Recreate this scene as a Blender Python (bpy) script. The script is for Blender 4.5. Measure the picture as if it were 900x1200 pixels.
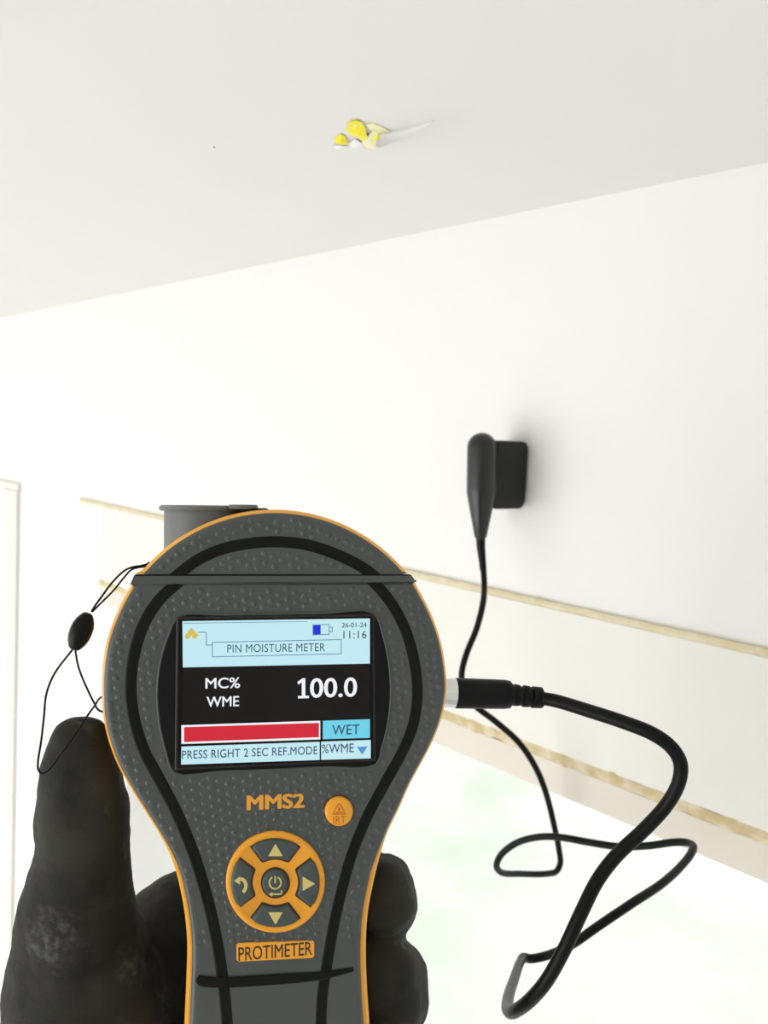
import bpy, bmesh, math, random
from mathutils import Vector, Matrix, noise

random.seed(7)
scene = bpy.context.scene
COL = scene.collection
for o in list(bpy.data.objects):
    bpy.data.objects.remove(o)

# ------------------------------------------------------------------ camera
F = 1000.0                         # focal length in px of the 900x1200 frame
CX, CY = 450.0, 600.0
CAM_POS = Vector((0.0, -0.48, 2.27))
VP = (-450.0, 464.0)               # where the wall's horizontals run together
ROLL = math.tan(math.radians(3.0))
west = Vector((VP[0] - CX, CY - VP[1], -F)).normalized()
h2 = Vector((0.0, CY - (VP[1] + (CX - VP[0]) * ROLL), -F)).normalized()
up = h2.cross(west).normalized()
if up.y < 0:
    up = -up
east = -west
north = up.cross(east).normalized()
R_CW = Matrix((east, north, up))   # camera coords -> world coords
camd = bpy.data.cameras.new('camera')
cam = bpy.data.objects.new('camera', camd)
COL.objects.link(cam)
cam.matrix_world = Matrix.Translation(CAM_POS) @ R_CW.to_4x4()
camd.sensor_fit = 'VERTICAL'
camd.sensor_height = 36.0
camd.lens = F / 1200.0 * 36.0
camd.clip_start = 0.01
camd.dof.use_dof = True
camd.dof.focus_distance = 0.25
camd.dof.aperture_fstop = 26.0
scene.camera = cam

# ------------------------------------------------------------------ light
world = bpy.data.worlds.new('World')
scene.world = world
world.use_nodes = True
bg = world.node_tree.nodes['Background']
bg.inputs['Color'].default_value = (1.0, 1.0, 1.0, 1)
bg.inputs['Strength'].default_value = 2.4
vs = scene.view_settings
vs.view_transform = 'Standard'
vs.look = 'None'
vs.gamma = 1.0
vs.use_curve_mapping = False
vs.exposure = -0.03


def area_light(name, loc, rot, sx, sy, power, color=(1, 1, 1), portal=False):
    d = bpy.data.lights.new(name, 'AREA')
    d.shape = 'RECTANGLE'
    d.size, d.size_y = sx, sy
    d.energy = power
    d.color = color
    if portal:
        d.cycles.is_portal = True
    o = bpy.data.objects.new(name, d)
    COL.objects.link(o)
    o.location = loc
    o.rotation_euler = rot
    return o


# daylight entering through the wide garden doors behind the camera, and an area light added at the windowless left wall
area_light('garden_door_daylight', (-1.1, -3.12, 1.2), (math.radians(97), 0, 0), 2.8, 2.0, 40, (1.0, 1.0, 1.0))
area_light('side_area_light', (-3.32, -2.1, 1.45), (math.radians(96), 0, math.radians(-90)), 1.6, 1.4, 10, (1.0, 1.0, 1.0))
# lamp added as sunlight to brighten the garden; it stands at the gable end, so no beam enters the room
sd = bpy.data.lights.new('added_sun', 'SUN')
sd.energy = 3.0
sd.angle = math.radians(3)
added_sun = bpy.data.objects.new('added_sun', sd)
COL.objects.link(added_sun)
added_sun.rotation_euler = (0, math.radians(35), 0)

# ------------------------------------------------------------------ projection helpers
def cam_pt(u, v, z):
    return Vector(((u - CX) / F * z, (CY - v) / F * z, -z))


def wpt(u, v, z):
    """world point on the sight line of a photo pixel at depth z"""
    return CAM_POS + R_CW @ cam_pt(u, v, z)


def on_plane(u, v, axis, val):
    d = R_CW @ cam_pt(u, v, 1.0)
    t = (val - CAM_POS[axis]) / d[axis]
    return CAM_POS + d * t


# ------------------------------------------------------------------ materials
MATS = {}


def mat(name, color, rough=0.5, metal=0.0, emis=None, estr=1.0, bump=None, spec=None, coat=0.0, vary=None):
    if name in MATS:
        return MATS[name]
    m = bpy.data.materials.new(name)
    m.use_nodes = True
    nt = m.node_tree
    b = nt.nodes['Principled BSDF']
    b.inputs['Base Color'].default_value = (*color, 1)
    b.inputs['Roughness'].default_value = rough
    b.inputs['Metallic'].default_value = metal
    if spec is not None:
        b.inputs['Specular IOR Level'].default_value = spec
    if coat:
        b.inputs['Coat Weight'].default_value = coat
        b.inputs['Coat Roughness'].default_value = 0.08
    if emis:
        b.inputs['Emission Color'].default_value = (*emis, 1)
        b.inputs['Emission Strength'].default_value = estr
    tc = nt.nodes.new('ShaderNodeTexCoord')
    if vary:                                   # (scale, colour2, low, high)
        n = nt.nodes.new('ShaderNodeTexNoise')
        n.inputs['Scale'].default_value = vary[0]
        n.inputs['Detail'].default_value = 6
        r = nt.nodes.new('ShaderNodeMapRange')
        r.inputs['From Min'].default_value = vary[2]
        r.inputs['From Max'].default_value = vary[3]
        mx = nt.nodes.new('ShaderNodeMix')
        mx.data_type = 'RGBA'
        mx.inputs['A'].default_value = (*color, 1)
        mx.inputs['B'].default_value = (*vary[1], 1)
        nt.links.new(tc.outputs['Object'], n.inputs['Vector'])
        nt.links.new(n.outputs['Fac'], r.inputs['Value'])
        nt.links.new(r.outputs['Result'], mx.inputs['Factor'])
        nt.links.new(mx.outputs['Result'], b.inputs['Base Color'])
    if bump:                                   # (scale, strength, distance)
        n = nt.nodes.new('ShaderNodeTexNoise')
        n.inputs['Scale'].default_value = bump[0]
        n.inputs['Detail'].default_value = 5
        bp = nt.nodes.new('ShaderNodeBump')
        bp.inputs['Strength'].default_value = bump[1]
        bp.inputs['Distance'].default_value = bump[2]
        nt.links.new(tc.outputs['Object'], n.inputs['Vector'])
        nt.links.new(n.outputs['Fac'], bp.inputs['Height'])
        nt.links.new(bp.outputs['Normal'], b.inputs['Normal'])
    MATS[name] = m
    return m


PLASTER = mat('wall_plaster', (0.805, 0.80, 0.79), 0.75, bump=(60, 0.06, 0.002), vary=(3.0, (0.81, 0.80, 0.782), 0.35, 0.65))
CEIL = mat('ceiling_plaster', (0.845, 0.842, 0.826), 0.85, bump=(90, 0.05, 0.002), vary=(4.0, (0.84, 0.834, 0.814), 0.35, 0.65))
BOARD = mat('painted_board', (0.765, 0.75, 0.70), 0.55, bump=(120, 0.05, 0.001))
SOFFIT = mat('painted_lower_board', (0.69, 0.645, 0.57), 0.55, bump=(120, 0.05, 0.001))
CAULK = mat('yellowed_caulk', (0.66, 0.575, 0.37), 0.8, bump=(300, 0.3, 0.001), vary=(80.0, (0.71, 0.64, 0.46), 0.4, 0.6))
CAULK2 = mat('crumbled_caulk', (0.58, 0.465, 0.26), 0.85, bump=(250, 0.6, 0.002), vary=(60.0, (0.70, 0.61, 0.43), 0.42, 0.58))
FRAMEY = mat('cream_frame_strip', (0.78, 0.755, 0.68), 0.7)
FLOOR = mat('pale_floor', (0.70, 0.69, 0.66), 0.5, vary=(2.0, (0.65, 0.64, 0.61), 0.35, 0.65))
UPVC = mat('white_frame', (0.88, 0.88, 0.87), 0.35)
LAWN = mat('sunlit_lawn', (0.345, 0.35, 0.33), 0.9, vary=(1.5, (0.29, 0.325, 0.272), 0.42, 0.66))
PAVING = mat('pale_paving', (0.58, 0.575, 0.56), 0.8, vary=(3.0, (0.52, 0.515, 0.50), 0.4, 0.6))

ORANGE = mat('orange_plastic', (0.90, 0.41, 0.035), 0.38, bump=(900, 0.04, 0.0005))
ORANGE2 = mat('orange_button_plastic', (0.88, 0.37, 0.02), 0.34)
ORANGE3 = mat('orange_print', (0.80, 0.36, 0.035), 0.5)
BACKG = mat('housing_grey', (0.060, 0.066, 0.066), 0.5, bump=(700, 0.08, 0.0005))
HOOD = mat('hood_grey', (0.105, 0.115, 0.112), 0.42, bump=(600, 0.05, 0.0004))
BLACKG = mat('black_gloss', (0.003, 0.0035, 0.0035), 0.3, spec=0.16)
BLACKR = mat('black_rubber', (0.005, 0.0058, 0.006), 0.42, bump=(800, 0.08, 0.0004), spec=0.14)
CABLE = mat('cable_black', (0.004, 0.0046, 0.0043), 0.40, spec=0.14)
PROBE = mat('probe_black', (0.007, 0.0085, 0.009), 0.28, spec=0.5, bump=(500, 0.05, 0.0004))
BLOCKM = mat('probe_block_black', (0.017, 0.018, 0.018), 0.55, spec=0.2, bump=(500, 0.08, 0.0004))
STEEL = mat('nickel', (0.72, 0.72, 0.70), 0.25, metal=1.0)
LENSFR = mat('lens_frame', (0.022, 0.018, 0.017), 0.3, spec=0.25)
KEY = mat('key_rubber', (0.050, 0.066, 0.062), 0.5, bump=(700, 0.05, 0.0004))
GAPSHADE = mat('gap_shade', (0.05, 0.016, 0.006), 0.6)  # shadow in the gaps round the keys, put in as dark colour
KEYICON = mat('key_icon', (0.66, 0.55, 0.19), 0.5)
ICONRED = mat('button_symbol', (0.50, 0.13, 0.015), 0.5)
BADGEINK = mat('badge_ink', (0.035, 0.022, 0.012), 0.5)
BORD = mat('lens_black', (0.004, 0.004, 0.004), 0.10, spec=0.15)


def screen_mat(name, rgb, s=1.0):
    return mat(name, (0.004, 0.004, 0.004), 0.12, emis=rgb, estr=s * 1.0, spec=0.15)


S_LIGHT = screen_mat('screen_pale_blue', (0.60, 0.90, 0.98), 0.92)
S_CYAN = screen_mat('screen_cyan', (0.18, 0.72, 0.92), 0.9)
S_WHITE = screen_mat('screen_white', (0.92, 0.95, 1.0), 0.95)
S_RED = screen_mat('screen_red', (0.70, 0.022, 0.045), 0.95)
S_BLACK = screen_mat('screen_black', (0.010, 0.008, 0.007), 0.5)
S_NAVY = screen_mat('screen_navy', (0.03, 0.06, 0.14), 1.0)
S_BLUE = screen_mat('screen_blue', (0.015, 0.03, 0.72), 1.0)
S_STEEL = screen_mat('screen_steel_blue', (0.10, 0.30, 0.66), 1.0)
S_GOLD = screen_mat('screen_gold', (0.72, 0.56, 0.10), 0.95)
S_LINE = screen_mat('screen_line_blue', (0.10, 0.22, 0.36), 1.0)


def rubber_face():
    m = bpy.data.materials.new('dimpled_grey_rubber')
    m.use_nodes = True
    nt = m.node_tree
    N, Lk = nt.nodes, nt.links
    b = N['Principled BSDF']
    b.inputs['Base Color'].default_value = (0.058, 0.067, 0.066, 1)
    b.inputs['Specular IOR Level'].default_value = 0.5
    b.inputs['Roughness'].default_value = 0.38
    tc = N.new('ShaderNodeTexCoord')
    nz = N.new('ShaderNodeTexNoise'); nz.inputs['Scale'].default_value = 1400
    Lk.new(tc.outputs['Object'], nz.inputs['Vector'])
    bp = N.new('ShaderNodeBump')
    bp.inputs['Strength'].default_value = 0.12
    bp.inputs['Distance'].default_value = 0.0003
    Lk.new(nz.outputs['Fac'], bp.inputs['Height'])
    Lk.new(bp.outputs['Normal'], b.inputs['Normal'])
    return m


RUBBER = rubber_face()


def glove_mat():
    m = bpy.data.materials.new('dark_glove')
    m.use_nodes = True
    nt = m.node_tree
    N, Lk = nt.nodes, nt.links
    b = N['Principled BSDF']
    b.inputs['Roughness'].default_value = 0.72
    b.inputs['Specular IOR Level'].default_value = 0.2
    tc = N.new('ShaderNodeTexCoord')

    def nz(sc, det=5):
        n = N.new('ShaderNodeTexNoise'); n.inputs['Scale'].default_value = sc
        n.inputs['Detail'].default_value = det
        Lk.new(tc.outputs['Object'], n.inputs['Vector'])
        return n.outputs['Fac']

    def rng(o, a, c):
        r = N.new('ShaderNodeMapRange'); r.inputs['From Min'].default_value = a
        r.inputs['From Max'].default_value = c
        Lk.new(o, r.inputs['Value'])
        return r.outputs['Result']
    mx = N.new('ShaderNodeMix'); mx.data_type = 'RGBA'
    mx.inputs['A'].default_value = (0.010, 0.010, 0.0085, 1)
    mx.inputs['B'].default_value = (0.038, 0.038, 0.030, 1)
    Lk.new(rng(nz(45), 0.3, 0.7), mx.inputs['Factor'])
    # chalky dust smears
    mu = N.new('ShaderNodeMath'); mu.operation = 'MULTIPLY'
    Lk.new(rng(nz(38, 3), 0.56, 0.76), mu.inputs[0]); Lk.new(rng(nz(420, 6), 0.40, 0.70), mu.inputs[1])
    mx2 = N.new('ShaderNodeMix'); mx2.data_type = 'RGBA'
    mx2.inputs['B'].default_value = (0.20, 0.20, 0.195, 1)
    Lk.new(mu.outputs[0], mx2.inputs['Factor'])
    Lk.new(mx.outputs['Result'], mx2.inputs['A'])
    Lk.new(mx2.outputs['Result'], b.inputs['Base Color'])
    ad = N.new('ShaderNodeMath'); ad.operation = 'MULTIPLY_ADD'; ad.inputs[1].default_value = 0.35
    Lk.new(nz(1500, 2), ad.inputs[0]); Lk.new(nz(150, 4), ad.inputs[2])
    bp = N.new('ShaderNodeBump'); bp.inputs['Strength'].default_value = 0.5
    bp.inputs['Distance'].default_value = 0.001
    Lk.new(ad.outputs[0], bp.inputs['Height']); Lk.new(bp.outputs['Normal'], b.inputs['Normal'])
    return m


GLOVE = glove_mat()


def glass_mat():
    m = bpy.data.materials.new('window_glass')
    m.use_nodes = True
    nt = m.node_tree
    N, Lk = nt.nodes, nt.links
    N.remove(N['Principled BSDF'])
    tr = N.new('ShaderNodeBsdfTransparent')
    tr.inputs[0].default_value = (0.97, 0.98, 0.97, 1)
    gl = N.new('ShaderNodeBsdfGlossy'); gl.inputs['Roughness'].default_value = 0.02
    lw = N.new('ShaderNodeLayerWeight'); lw.inputs['Blend'].default_value = 0.5
    pw_ = N.new('ShaderNodeMath'); pw_.operation = 'POWER'; pw_.inputs[1].default_value = 5.0
    Lk.new(lw.outputs['Facing'], pw_.inputs[0])
    fr = N.new('ShaderNodeMath'); fr.operation = 'MULTIPLY_ADD'
    fr.inputs[1].default_value = 0.7; fr.inputs[2].default_value = 0.04
    Lk.new(pw_.outputs[0], fr.inputs[0])
    mx = N.new('ShaderNodeMixShader')
    Lk.new(fr.outputs[0], mx.inputs[0]); Lk.new(tr.outputs[0], mx.inputs[1]); Lk.new(gl.outputs[0], mx.inputs[2])
    Lk.new(mx.outputs[0], N['Material Output'].inputs['Surface'])
    return m


GLASS = glass_mat()

# ------------------------------------------------------------------ object helpers
def link_mesh(name, me, material, parent=None, smooth=False):
    o = bpy.data.objects.new(name, me)
    COL.objects.link(o)
    if material:
        if not me.materials:
            me.materials.append(material)
    if parent:
        o.parent = parent
    if smooth:
        for p in me.polygons:
            p.use_smooth = True
    return o


def bm_obj(name, bm, material, parent=None, smooth=False, angle=None):
    bmesh.ops.recalc_face_normals(bm, faces=bm.faces)
    me = bpy.data.meshes.new(name)
    bm.to_mesh(me)
    bm.free()
    o = link_mesh(name, me, material, parent, smooth)
    if angle is not None:
        me.set_sharp_from_angle(angle=math.radians(angle))
        for p in me.polygons:
            p.use_smooth = True
        me.set_sharp_from_angle(angle=math.radians(angle))
    return o


def empty(name, m):
    o = bpy.data.objects.new(name, None)
    o.empty_display_size = 0.02
    COL.objects.link(o)
    o.matrix_world = m if isinstance(m, Matrix) else Matrix.Translation(m)
    return o


def tag(o, label=None, cat=None, kind=None, group=None):
    if label: o['label'] = label
    if cat: o['category'] = cat
    if kind: o['kind'] = kind
    if group: o['group'] = group
    return o


def add_box(bm, a, b, bevel=0.0):
    x0, y0, z0 = a; x1, y1, z1 = b
    vs_ = [bm.verts.new(p) for p in ((x0, y0, z0), (x1, y0, z0), (x1, y1, z0), (x0, y1, z0),
                                     (x0, y0, z1), (x1, y0, z1), (x1, y1, z1), (x0, y1, z1))]
    fs = [bm.faces.new([vs_[i] for i in q]) for q in
          ((0, 3, 2, 1), (4, 5, 6, 7), (0, 1, 5, 4), (1, 2, 6, 5), (2, 3, 7, 6), (3, 0, 4, 7))]
    if bevel:
        es = {e for f in fs for e in f.edges}
        bmesh.ops.bevel(bm, geom=list(es), offset=bevel, segments=2, affect='EDGES', profile=0.5)


def box(name, a, b, material, parent=None, bevel=0.0):
    bm = bmesh.new()
    add_box(bm, a, b, bevel)
    return bm_obj(name, bm, material, parent)


def catmull(pts, n=8, closed=False):
    out = []
    P = [Vector(p) for p in pts]
    N = len(P)
    segs = N if closed else N - 1
    for i in range(segs):
        if closed:
            p0, p1, p2, p3 = P[(i - 1) % N], P[i], P[(i + 1) % N], P[(i + 2) % N]
        else:
            p1, p2 = P[i], P[i + 1]
            p0 = P[i - 1] if i > 0 else p1 * 2 - p2
            p3 = P[i + 2] if i + 2 < N else p2 * 2 - p1
        # centripetal parametrisation keeps loops from overshooting
        t0 = 0.0
        t1 = t0 + max((p1 - p0).length, 1e-9) ** 0.5
        t2 = t1 + max((p2 - p1).length, 1e-9) ** 0.5
        t3 = t2 + max((p3 - p2).length, 1e-9) ** 0.5
        for k in range(n):
            t = t1 + (t2 - t1) * k / n
            A1 = p0 * ((t1 - t) / (t1 - t0)) + p1 * ((t - t0) / (t1 - t0))
            A2 = p1 * ((t2 - t) / (t2 - t1)) + p2 * ((t - t1) / (t2 - t1))
            A3 = p2 * ((t3 - t) / (t3 - t2)) + p3 * ((t - t2) / (t3 - t2))
            B1 = A1 * ((t2 - t) / (t2 - t0)) + A2 * ((t - t0) / (t2 - t0))
            B2 = A2 * ((t3 - t) / (t3 - t1)) + A3 * ((t - t1) / (t3 - t1))
            out.append(B1 * ((t2 - t) / (t2 - t1)) + B2 * ((t - t1) / (t2 - t1)))
    if not closed:
        out.append(P[-1].copy())
    return out


def tube_bm(bm, pts, rad, seg=12, cap=True, flat=None):
    """sweep a circle along pts; rad number or list; flat=(normal, factor) squashes along normal"""
    n = len(pts)
    R = rad if isinstance(rad, (list, tuple)) else [rad] * n
    T = []
    for i in range(n):
        a = pts[max(i - 1, 0)]; b = pts[min(i + 1, n - 1)]
        T.append((b - a).normalized())
    ref = Vector((0, 0, 1)) if abs(T[0].z) < 0.9 else Vector((1, 0, 0))
    nrm = (ref - T[0] * ref.dot(T[0])).normalized()
    rings = []
    for i in range(n):
        if flat:
            nz = Vector((0, 0, 1))
            side = T[i].cross(nz).normalized()
            nn, bb = side, nz * flat
        else:
            nrm = (nrm - T[i] * nrm.dot(T[i])).normalized()
            nn, bb = nrm, T[i].cross(nrm)
        rings.append([bm.verts.new(pts[i] + (nn * math.cos(2 * math.pi * k / seg) + bb * math.sin(2 * math.pi * k / seg)) * R[i]) for k in range(seg)])
    for i in range(n - 1):
        for k in range(seg):
            bm.faces.new((rings[i][k], rings[i][(k + 1) % seg], rings[i + 1][(k + 1) % seg], rings[i + 1][k]))
    if cap:
        bm.faces.new(rings[0][::-1]); bm.faces.new(rings[-1])
    return rings


def tube(name, pts, rad, material, parent=None, seg=12, flat=None):
    bm = bmesh.new()
    tube_bm(bm, pts, rad, seg, True, flat)
    return bm_obj(name, bm, material, parent, angle=50)


def offset_poly(P, d):
    """inset a closed counter-clockwise 2-D outline by d"""
    n = len(P); out = []
    for i in range(n):
        a, b, c = P[i - 1], P[i], P[(i + 1) % n]
        e1 = (b - a); e2 = (c - b)
        if e1.length < 1e-9: e1 = e2
        if e2.length < 1e-9: e2 = e1
        e1 = e1.normalized(); e2 = e2.normalized()
        n1 = Vector((-e1.y, e1.x)); n2 = Vector((-e2.y, e2.x))
        m = (n1 + n2)
        if m.length < 1e-6: m = n1.copy()
        m.normalize()
        k = 1.0 / max(m.dot(n1), 0.6)
        out.append(b + m * d * k)
    return out


def ccw(P):
    A = sum(P[i - 1].x * P[i].y - P[i].x * P[i - 1].y for i in range(len(P)))
    return P if A > 0 else P[::-1]


def layered(name, P, levels, material, parent, angle=35, top=True, bottom=True):
    """solid of a 2-D outline: levels = [(inset, z), ...] from back to front"""
    P = ccw([Vector((p[0], p[1])) for p in P])
    bm = bmesh.new()
    rings = []
    for ins, z in levels:
        Q = offset_poly(P, ins) if ins else P
        rings.append([bm.verts.new((q.x, q.y, z)) for q in Q])
    n = len(P)
    for a, b in zip(rings[:-1], rings[1:]):
        for i in range(n):
            j = (i + 1) % n
            bm.faces.new((a[i], a[j], b[j], b[i]))
    caps = []
    if top: caps.append(bm.faces.new(rings[-1]))
    if bottom: caps.append(bm.faces.new(rings[0][::-1]))
    bm.normal_update()
    bmesh.ops.triangulate(bm, faces=caps, ngon_method='EAR_CLIP')
    return bm_obj(name, bm, material, parent, angle=angle)


# ------------------------------------------------------------------ the room
CEIL_Z = on_plane(450, 373 - 0.2033 * 450, 1, 0.0).z
Z2 = on_plane(700, 720, 1, 0.0).z          # upper joint
Z3 = on_plane(720, 911, 1, 0.0).z          # lower, crumbled joint
Z4 = on_plane(720, 956, 1, 0.0).z          # window head
X0, X1 = -3.4, 2.4
Y0 = -3.2
TH = 0.22
X_PANEL = on_plane(121, 630, 1, 0.0).x
X_JAMB = on_plane(150, 860, 1, 0.0).x
X_WIN1 = 1.6
Z_SILL = 0.95

bm = bmesh.new()
add_box(bm, (X0, 0, Z4), (X1, TH, CEIL_Z))
add_box(bm, (X0, 0, 0), (X_JAMB, TH, Z4))
add_box(bm, (X_WIN1, 0, 0), (X1, TH, Z4))
add_box(bm, (X_JAMB, 0, 0), (X_WIN1, TH, Z_SILL))
wall = tag(bm_obj('wall_front', bm, PLASTER), 'white plaster wall above the window, probe pressed against it', 'wall', 'structure')

# boards across the window head, proud of the plaster, with caulked joints
PD = 0.004
jb = 0.0022
board = box('head_board', (X_PANEL, -PD, Z3 + 0.0035), (X1 - 0.02, 0.001, Z2 - jb), BOARD, wall, 0.0008)
strip = box('head_strip', (X_PANEL, -PD, Z4), (X1 - 0.02, 0.001, Z3 - 0.0035), SOFFIT, wall, 0.0006)


def rough_bead(name, x0, x1, zc, half, proud, material, parent, seed, step=0.006, jag=0.5):
    bm = bmesh.new()
    n = int((x1 - x0) / step)
    rows = []
    for i in range(n + 1):
        x = x0 + (x1 - x0) * i / n
        a = noise.noise(Vector((x * 60, seed, 0)))
        b_ = noise.noise(Vector((x * 60, seed + 5, 0)))
        c = noise.noise(Vector((x * 110, seed + 9, 0)))
        zt = zc + half * (1 + jag * a)
        zb = zc - half * (1 + jag * b_)
        y = -proud * (1 + 0.4 * c)
        rows.append([bm.verts.new(p) for p in ((x, 0.0005, zb), (x, y * 0.8, zb), (x, y, (zt + zb) / 2), (x, y * 0.8, zt), (x, 0.0005, zt))])
    for r, s in zip(rows[:-1], rows[1:]):
        for k in range(4):
            bm.faces.new((r[k], r[k + 1], s[k + 1], s[k]))
    bm.faces.new(rows[0]); bm.faces.new(rows[-1][::-1])
    return bm_obj(name, bm, material, parent)


rough_bead('caulk_bead', on_plane(97, 575, 1, 0).x, X1 - 0.02, Z2, jb * 1.05, PD + 0.0002, CAULK, wall, 1.3, jag=0.18)
rough_bead('crumbled_caulk_bead', X_PANEL, X1 - 0.02, Z3, 0.0040, PD + 0.0006, CAULK2, wall, 4.1, step=0.003, jag=0.55)
box('end_caulk', (X_PANEL - 0.006, -PD * 0.7, Z3 + 0.002), (X_PANEL, 0.0005, Z2 - 0.001), FRAMEY, wall)
# cream frame strip further along the wall, at the photo's left border
sx0 = on_plane(8, 620, 1, 0).x; sx1 = on_plane(23, 620, 1, 0).x
szt = on_plane(16, 574, 1, 0).z
t1 = box('trim_1', (sx0, -0.006, 0.9), (sx1, 0.0, szt), FRAMEY, None, 0.001)
tag(t1, 'cream vertical frame strip on the wall at the left edge of the photo', 'trim', 'structure')
t2 = box('trim_2', (sx0 - 0.5, -0.006, szt + 0.0005), (sx1 + 0.004, 0.0, szt + 0.012), FRAMEY, None, 0.001)
tag(t2, 'cream horizontal frame strip capping the vertical strip at the left edge', 'trim', 'structure')

# window: frame deep in the reveal and its panes
win = empty('window_1', Vector(((X_JAMB + X_WIN1) / 2, TH, Z_SILL)))
tag(win, 'overexposed bright window under the head boards', 'window', 'structure')


def wloc(p):
    return Vector(p) - win.location


def wbox(name, a, b, m, par=None):
    return box(name, wloc(a), wloc(b), m, par or win)


fw = 0.05
fy0, fy1 = TH - 0.07, TH - 0.01
wbox('frame_head', (X_JAMB, fy0, Z4 - fw * 0.4), (X_WIN1, fy1, Z4), UPVC)
wbox('frame_sill', (X_JAMB, fy0, Z_SILL), (X_WIN1, fy1, Z_SILL + fw), UPVC)
wbox('frame_jamb', (X_JAMB, fy0, Z_SILL + fw), (X_JAMB + fw * 0.4, fy1, Z4 - fw * 0.4), UPVC)
wbox('frame_jamb', (X_WIN1 - fw, fy0, Z_SILL + fw), (X_WIN1, fy1, Z4 - fw * 0.4), UPVC)
pane = wbox('pane', (X_JAMB + fw * 0.4, TH - 0.042, Z_SILL + fw), (X_WIN1 - fw, TH - 0.038, Z4 - fw * 0.4), GLASS)

ceil = box('ceiling', (X0, Y0, CEIL_Z), (X1, TH, CEIL_Z + 0.1), CEIL)
tag(ceil, 'pale grey-white plaster ceiling with a yellow patch', 'ceiling', 'structure')
tag(box('floor', (X0, Y0, -0.1), (X1, TH, 0.0), FLOOR), 'pale floor of the room', 'floor', 'structure')
tag(box('wall_left', (X0 - 0.1, Y0, 0), (X0, TH, CEIL_Z), PLASTER), 'white wall at the far left end of the room', 'wall', 'structure')
tag(box('wall_right', (X1, Y0, 0), (X1 + 0.1, TH, CEIL_Z), PLASTER), 'white wall at the right end of the room', 'wall', 'structure')
bm = bmesh.new()
DX0, DX1, DZ = -3.1, 0.4, 2.25
add_box(bm, (X0, Y0 - 0.1, 0), (DX0, Y0, CEIL_Z))
add_box(bm, (DX1, Y0 - 0.1, 0), (X1, Y0, CEIL_Z))
add_box(bm, (DX0, Y0 - 0.1, DZ), (DX1, Y0, CEIL_Z))
tag(bm_obj('wall_back', bm, PLASTER), 'white wall behind the camera with wide garden door opening', 'wall', 'structure')

# ------------------------------------------------------------------ outdoors, far below the window head
lawn = box('ground', (-30, TH, -0.3), (30, 40, -0.15), LAWN)
tag(lawn, 'washed-out sunny garden ground seen through the window', 'ground', 'structure')
tag(box('patio', (-30, -30, -0.3), (30, Y0 - 0.1, -0.15), PAVING), 'pale patio behind the room', 'ground', 'structure')


# ------------------------------------------------------------------ the meter's frame of reference
D0 = 0.245
KY = 0.16
n_cam = Vector((KY, 0, 1)).normalized()
p0 = cam_pt(320, 800, D0)


def cam_face(u, v, dz=0.0):
    d = cam_pt(u, v, 1.0)
    t = (p0.dot(n_cam) + dz) / d.dot(n_cam)
    return d * t


xl = cam_face(213, 896.5) - cam_face(434, 889.0)
xl2 = cam_face(214, 727) - cam_face(433, 724)
ax = -(xl.normalized() + xl2.normalized()).normalized()
ay = n_cam.cross(ax).normalized()
org = cam_face(325, 1400)
B_ML = Matrix((ax, ay, n_cam))            # rows: camera coords -> local coords
M_WORLD = Matrix.Translation(CAM_POS) @ R_CW.to_4x4() @ (Matrix.Translation(org) @ B_ML.transposed().to_4x4())


def M(u, v, dz=0.0):
    q = B_ML @ (cam_face(u, v, dz) - org)
    return Vector((q.x, q.y, dz))


def M2(u, v, dz=0.0):
    q = M(u, v, dz)
    return Vector((q.x, q.y))


PX = D0 / F                               # metres per pixel on the face
meter = empty('moisture_meter', M_WORLD)
tag(meter, 'grey and orange handheld moisture meter with lit screen reading 100.0, held in glove', 'moisture meter')

# ---- outlines traced on the face plane
C0, RR = (321.0, 801.0), 204.0


def circ(a0, a1, n):
    return [(C0[0] + RR * math.cos(math.radians(a0 + (a1 - a0) * i / n)), C0[1] - RR * math.sin(math.radians(a0 + (a1 - a0) * i / n))) for i in range(n + 1)]


cap_px = [(155, 673.5), (163, 670)] + [p for p in circ(138, 40.5, 46)] + [(480, 673)]
cap_out = [M2(*p) for p in cap_px]
low_px = catmull([(153, 685), (138, 712), (121.5, 758), (116.5, 802), (119.5, 850), (133, 894), (154, 932), (187, 985), (201, 1015), (213, 1064), (218, 1108), (217, 1160),
                  (215, 1205), (214, 1270), (217, 1340), (232, 1385), (270, 1402), (325, 1405), (385, 1402), (425, 1385), (440, 1340), (438, 1270), (435, 1205), (432, 1158),
                  (431, 1110), (433.5, 1073), (440, 1038), (448, 1005), (457, 978), (470, 951), (483, 922), (508, 875), (520.5, 843), (526, 812), (525.5, 790), (520.5, 757),
                  (508.5, 721), (487.5, 681)], 5)
low_out = [M2(p.x, p.y) for p in [Vector((a[0], a[1])) for a in low_px]]

mm = 0.001
# orange edge shells, grey rubber faces, dark back housing
layered('upper_rim', cap_out, [(1.5 * mm, -11 * mm), (0.1 * mm, -9 * mm), (0, -4 * mm), (0.3 * mm, -2.2 * mm), (1.0 * mm, -1.4 * mm)], ORANGE, meter)
layered('lower_rim', low_out, [(1.5 * mm, -11 * mm), (0.1 * mm, -9 * mm), (0, -4 * mm), (0.3 * mm, -2.2 * mm), (1.0 * mm, -1.4 * mm)], ORANGE, meter)


def sub_outline(out, top):
    return out


def waist(p):
    # the orange side wall flares wider beside the handle
    t = min(1.0, max(0.0, (p[1] - 985) / 40.0))
    return M2(p[0] - 4.0 * t, p[1]) if p[0] > 325 else M2(p[0] + 2.5 * t, p[1])


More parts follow.
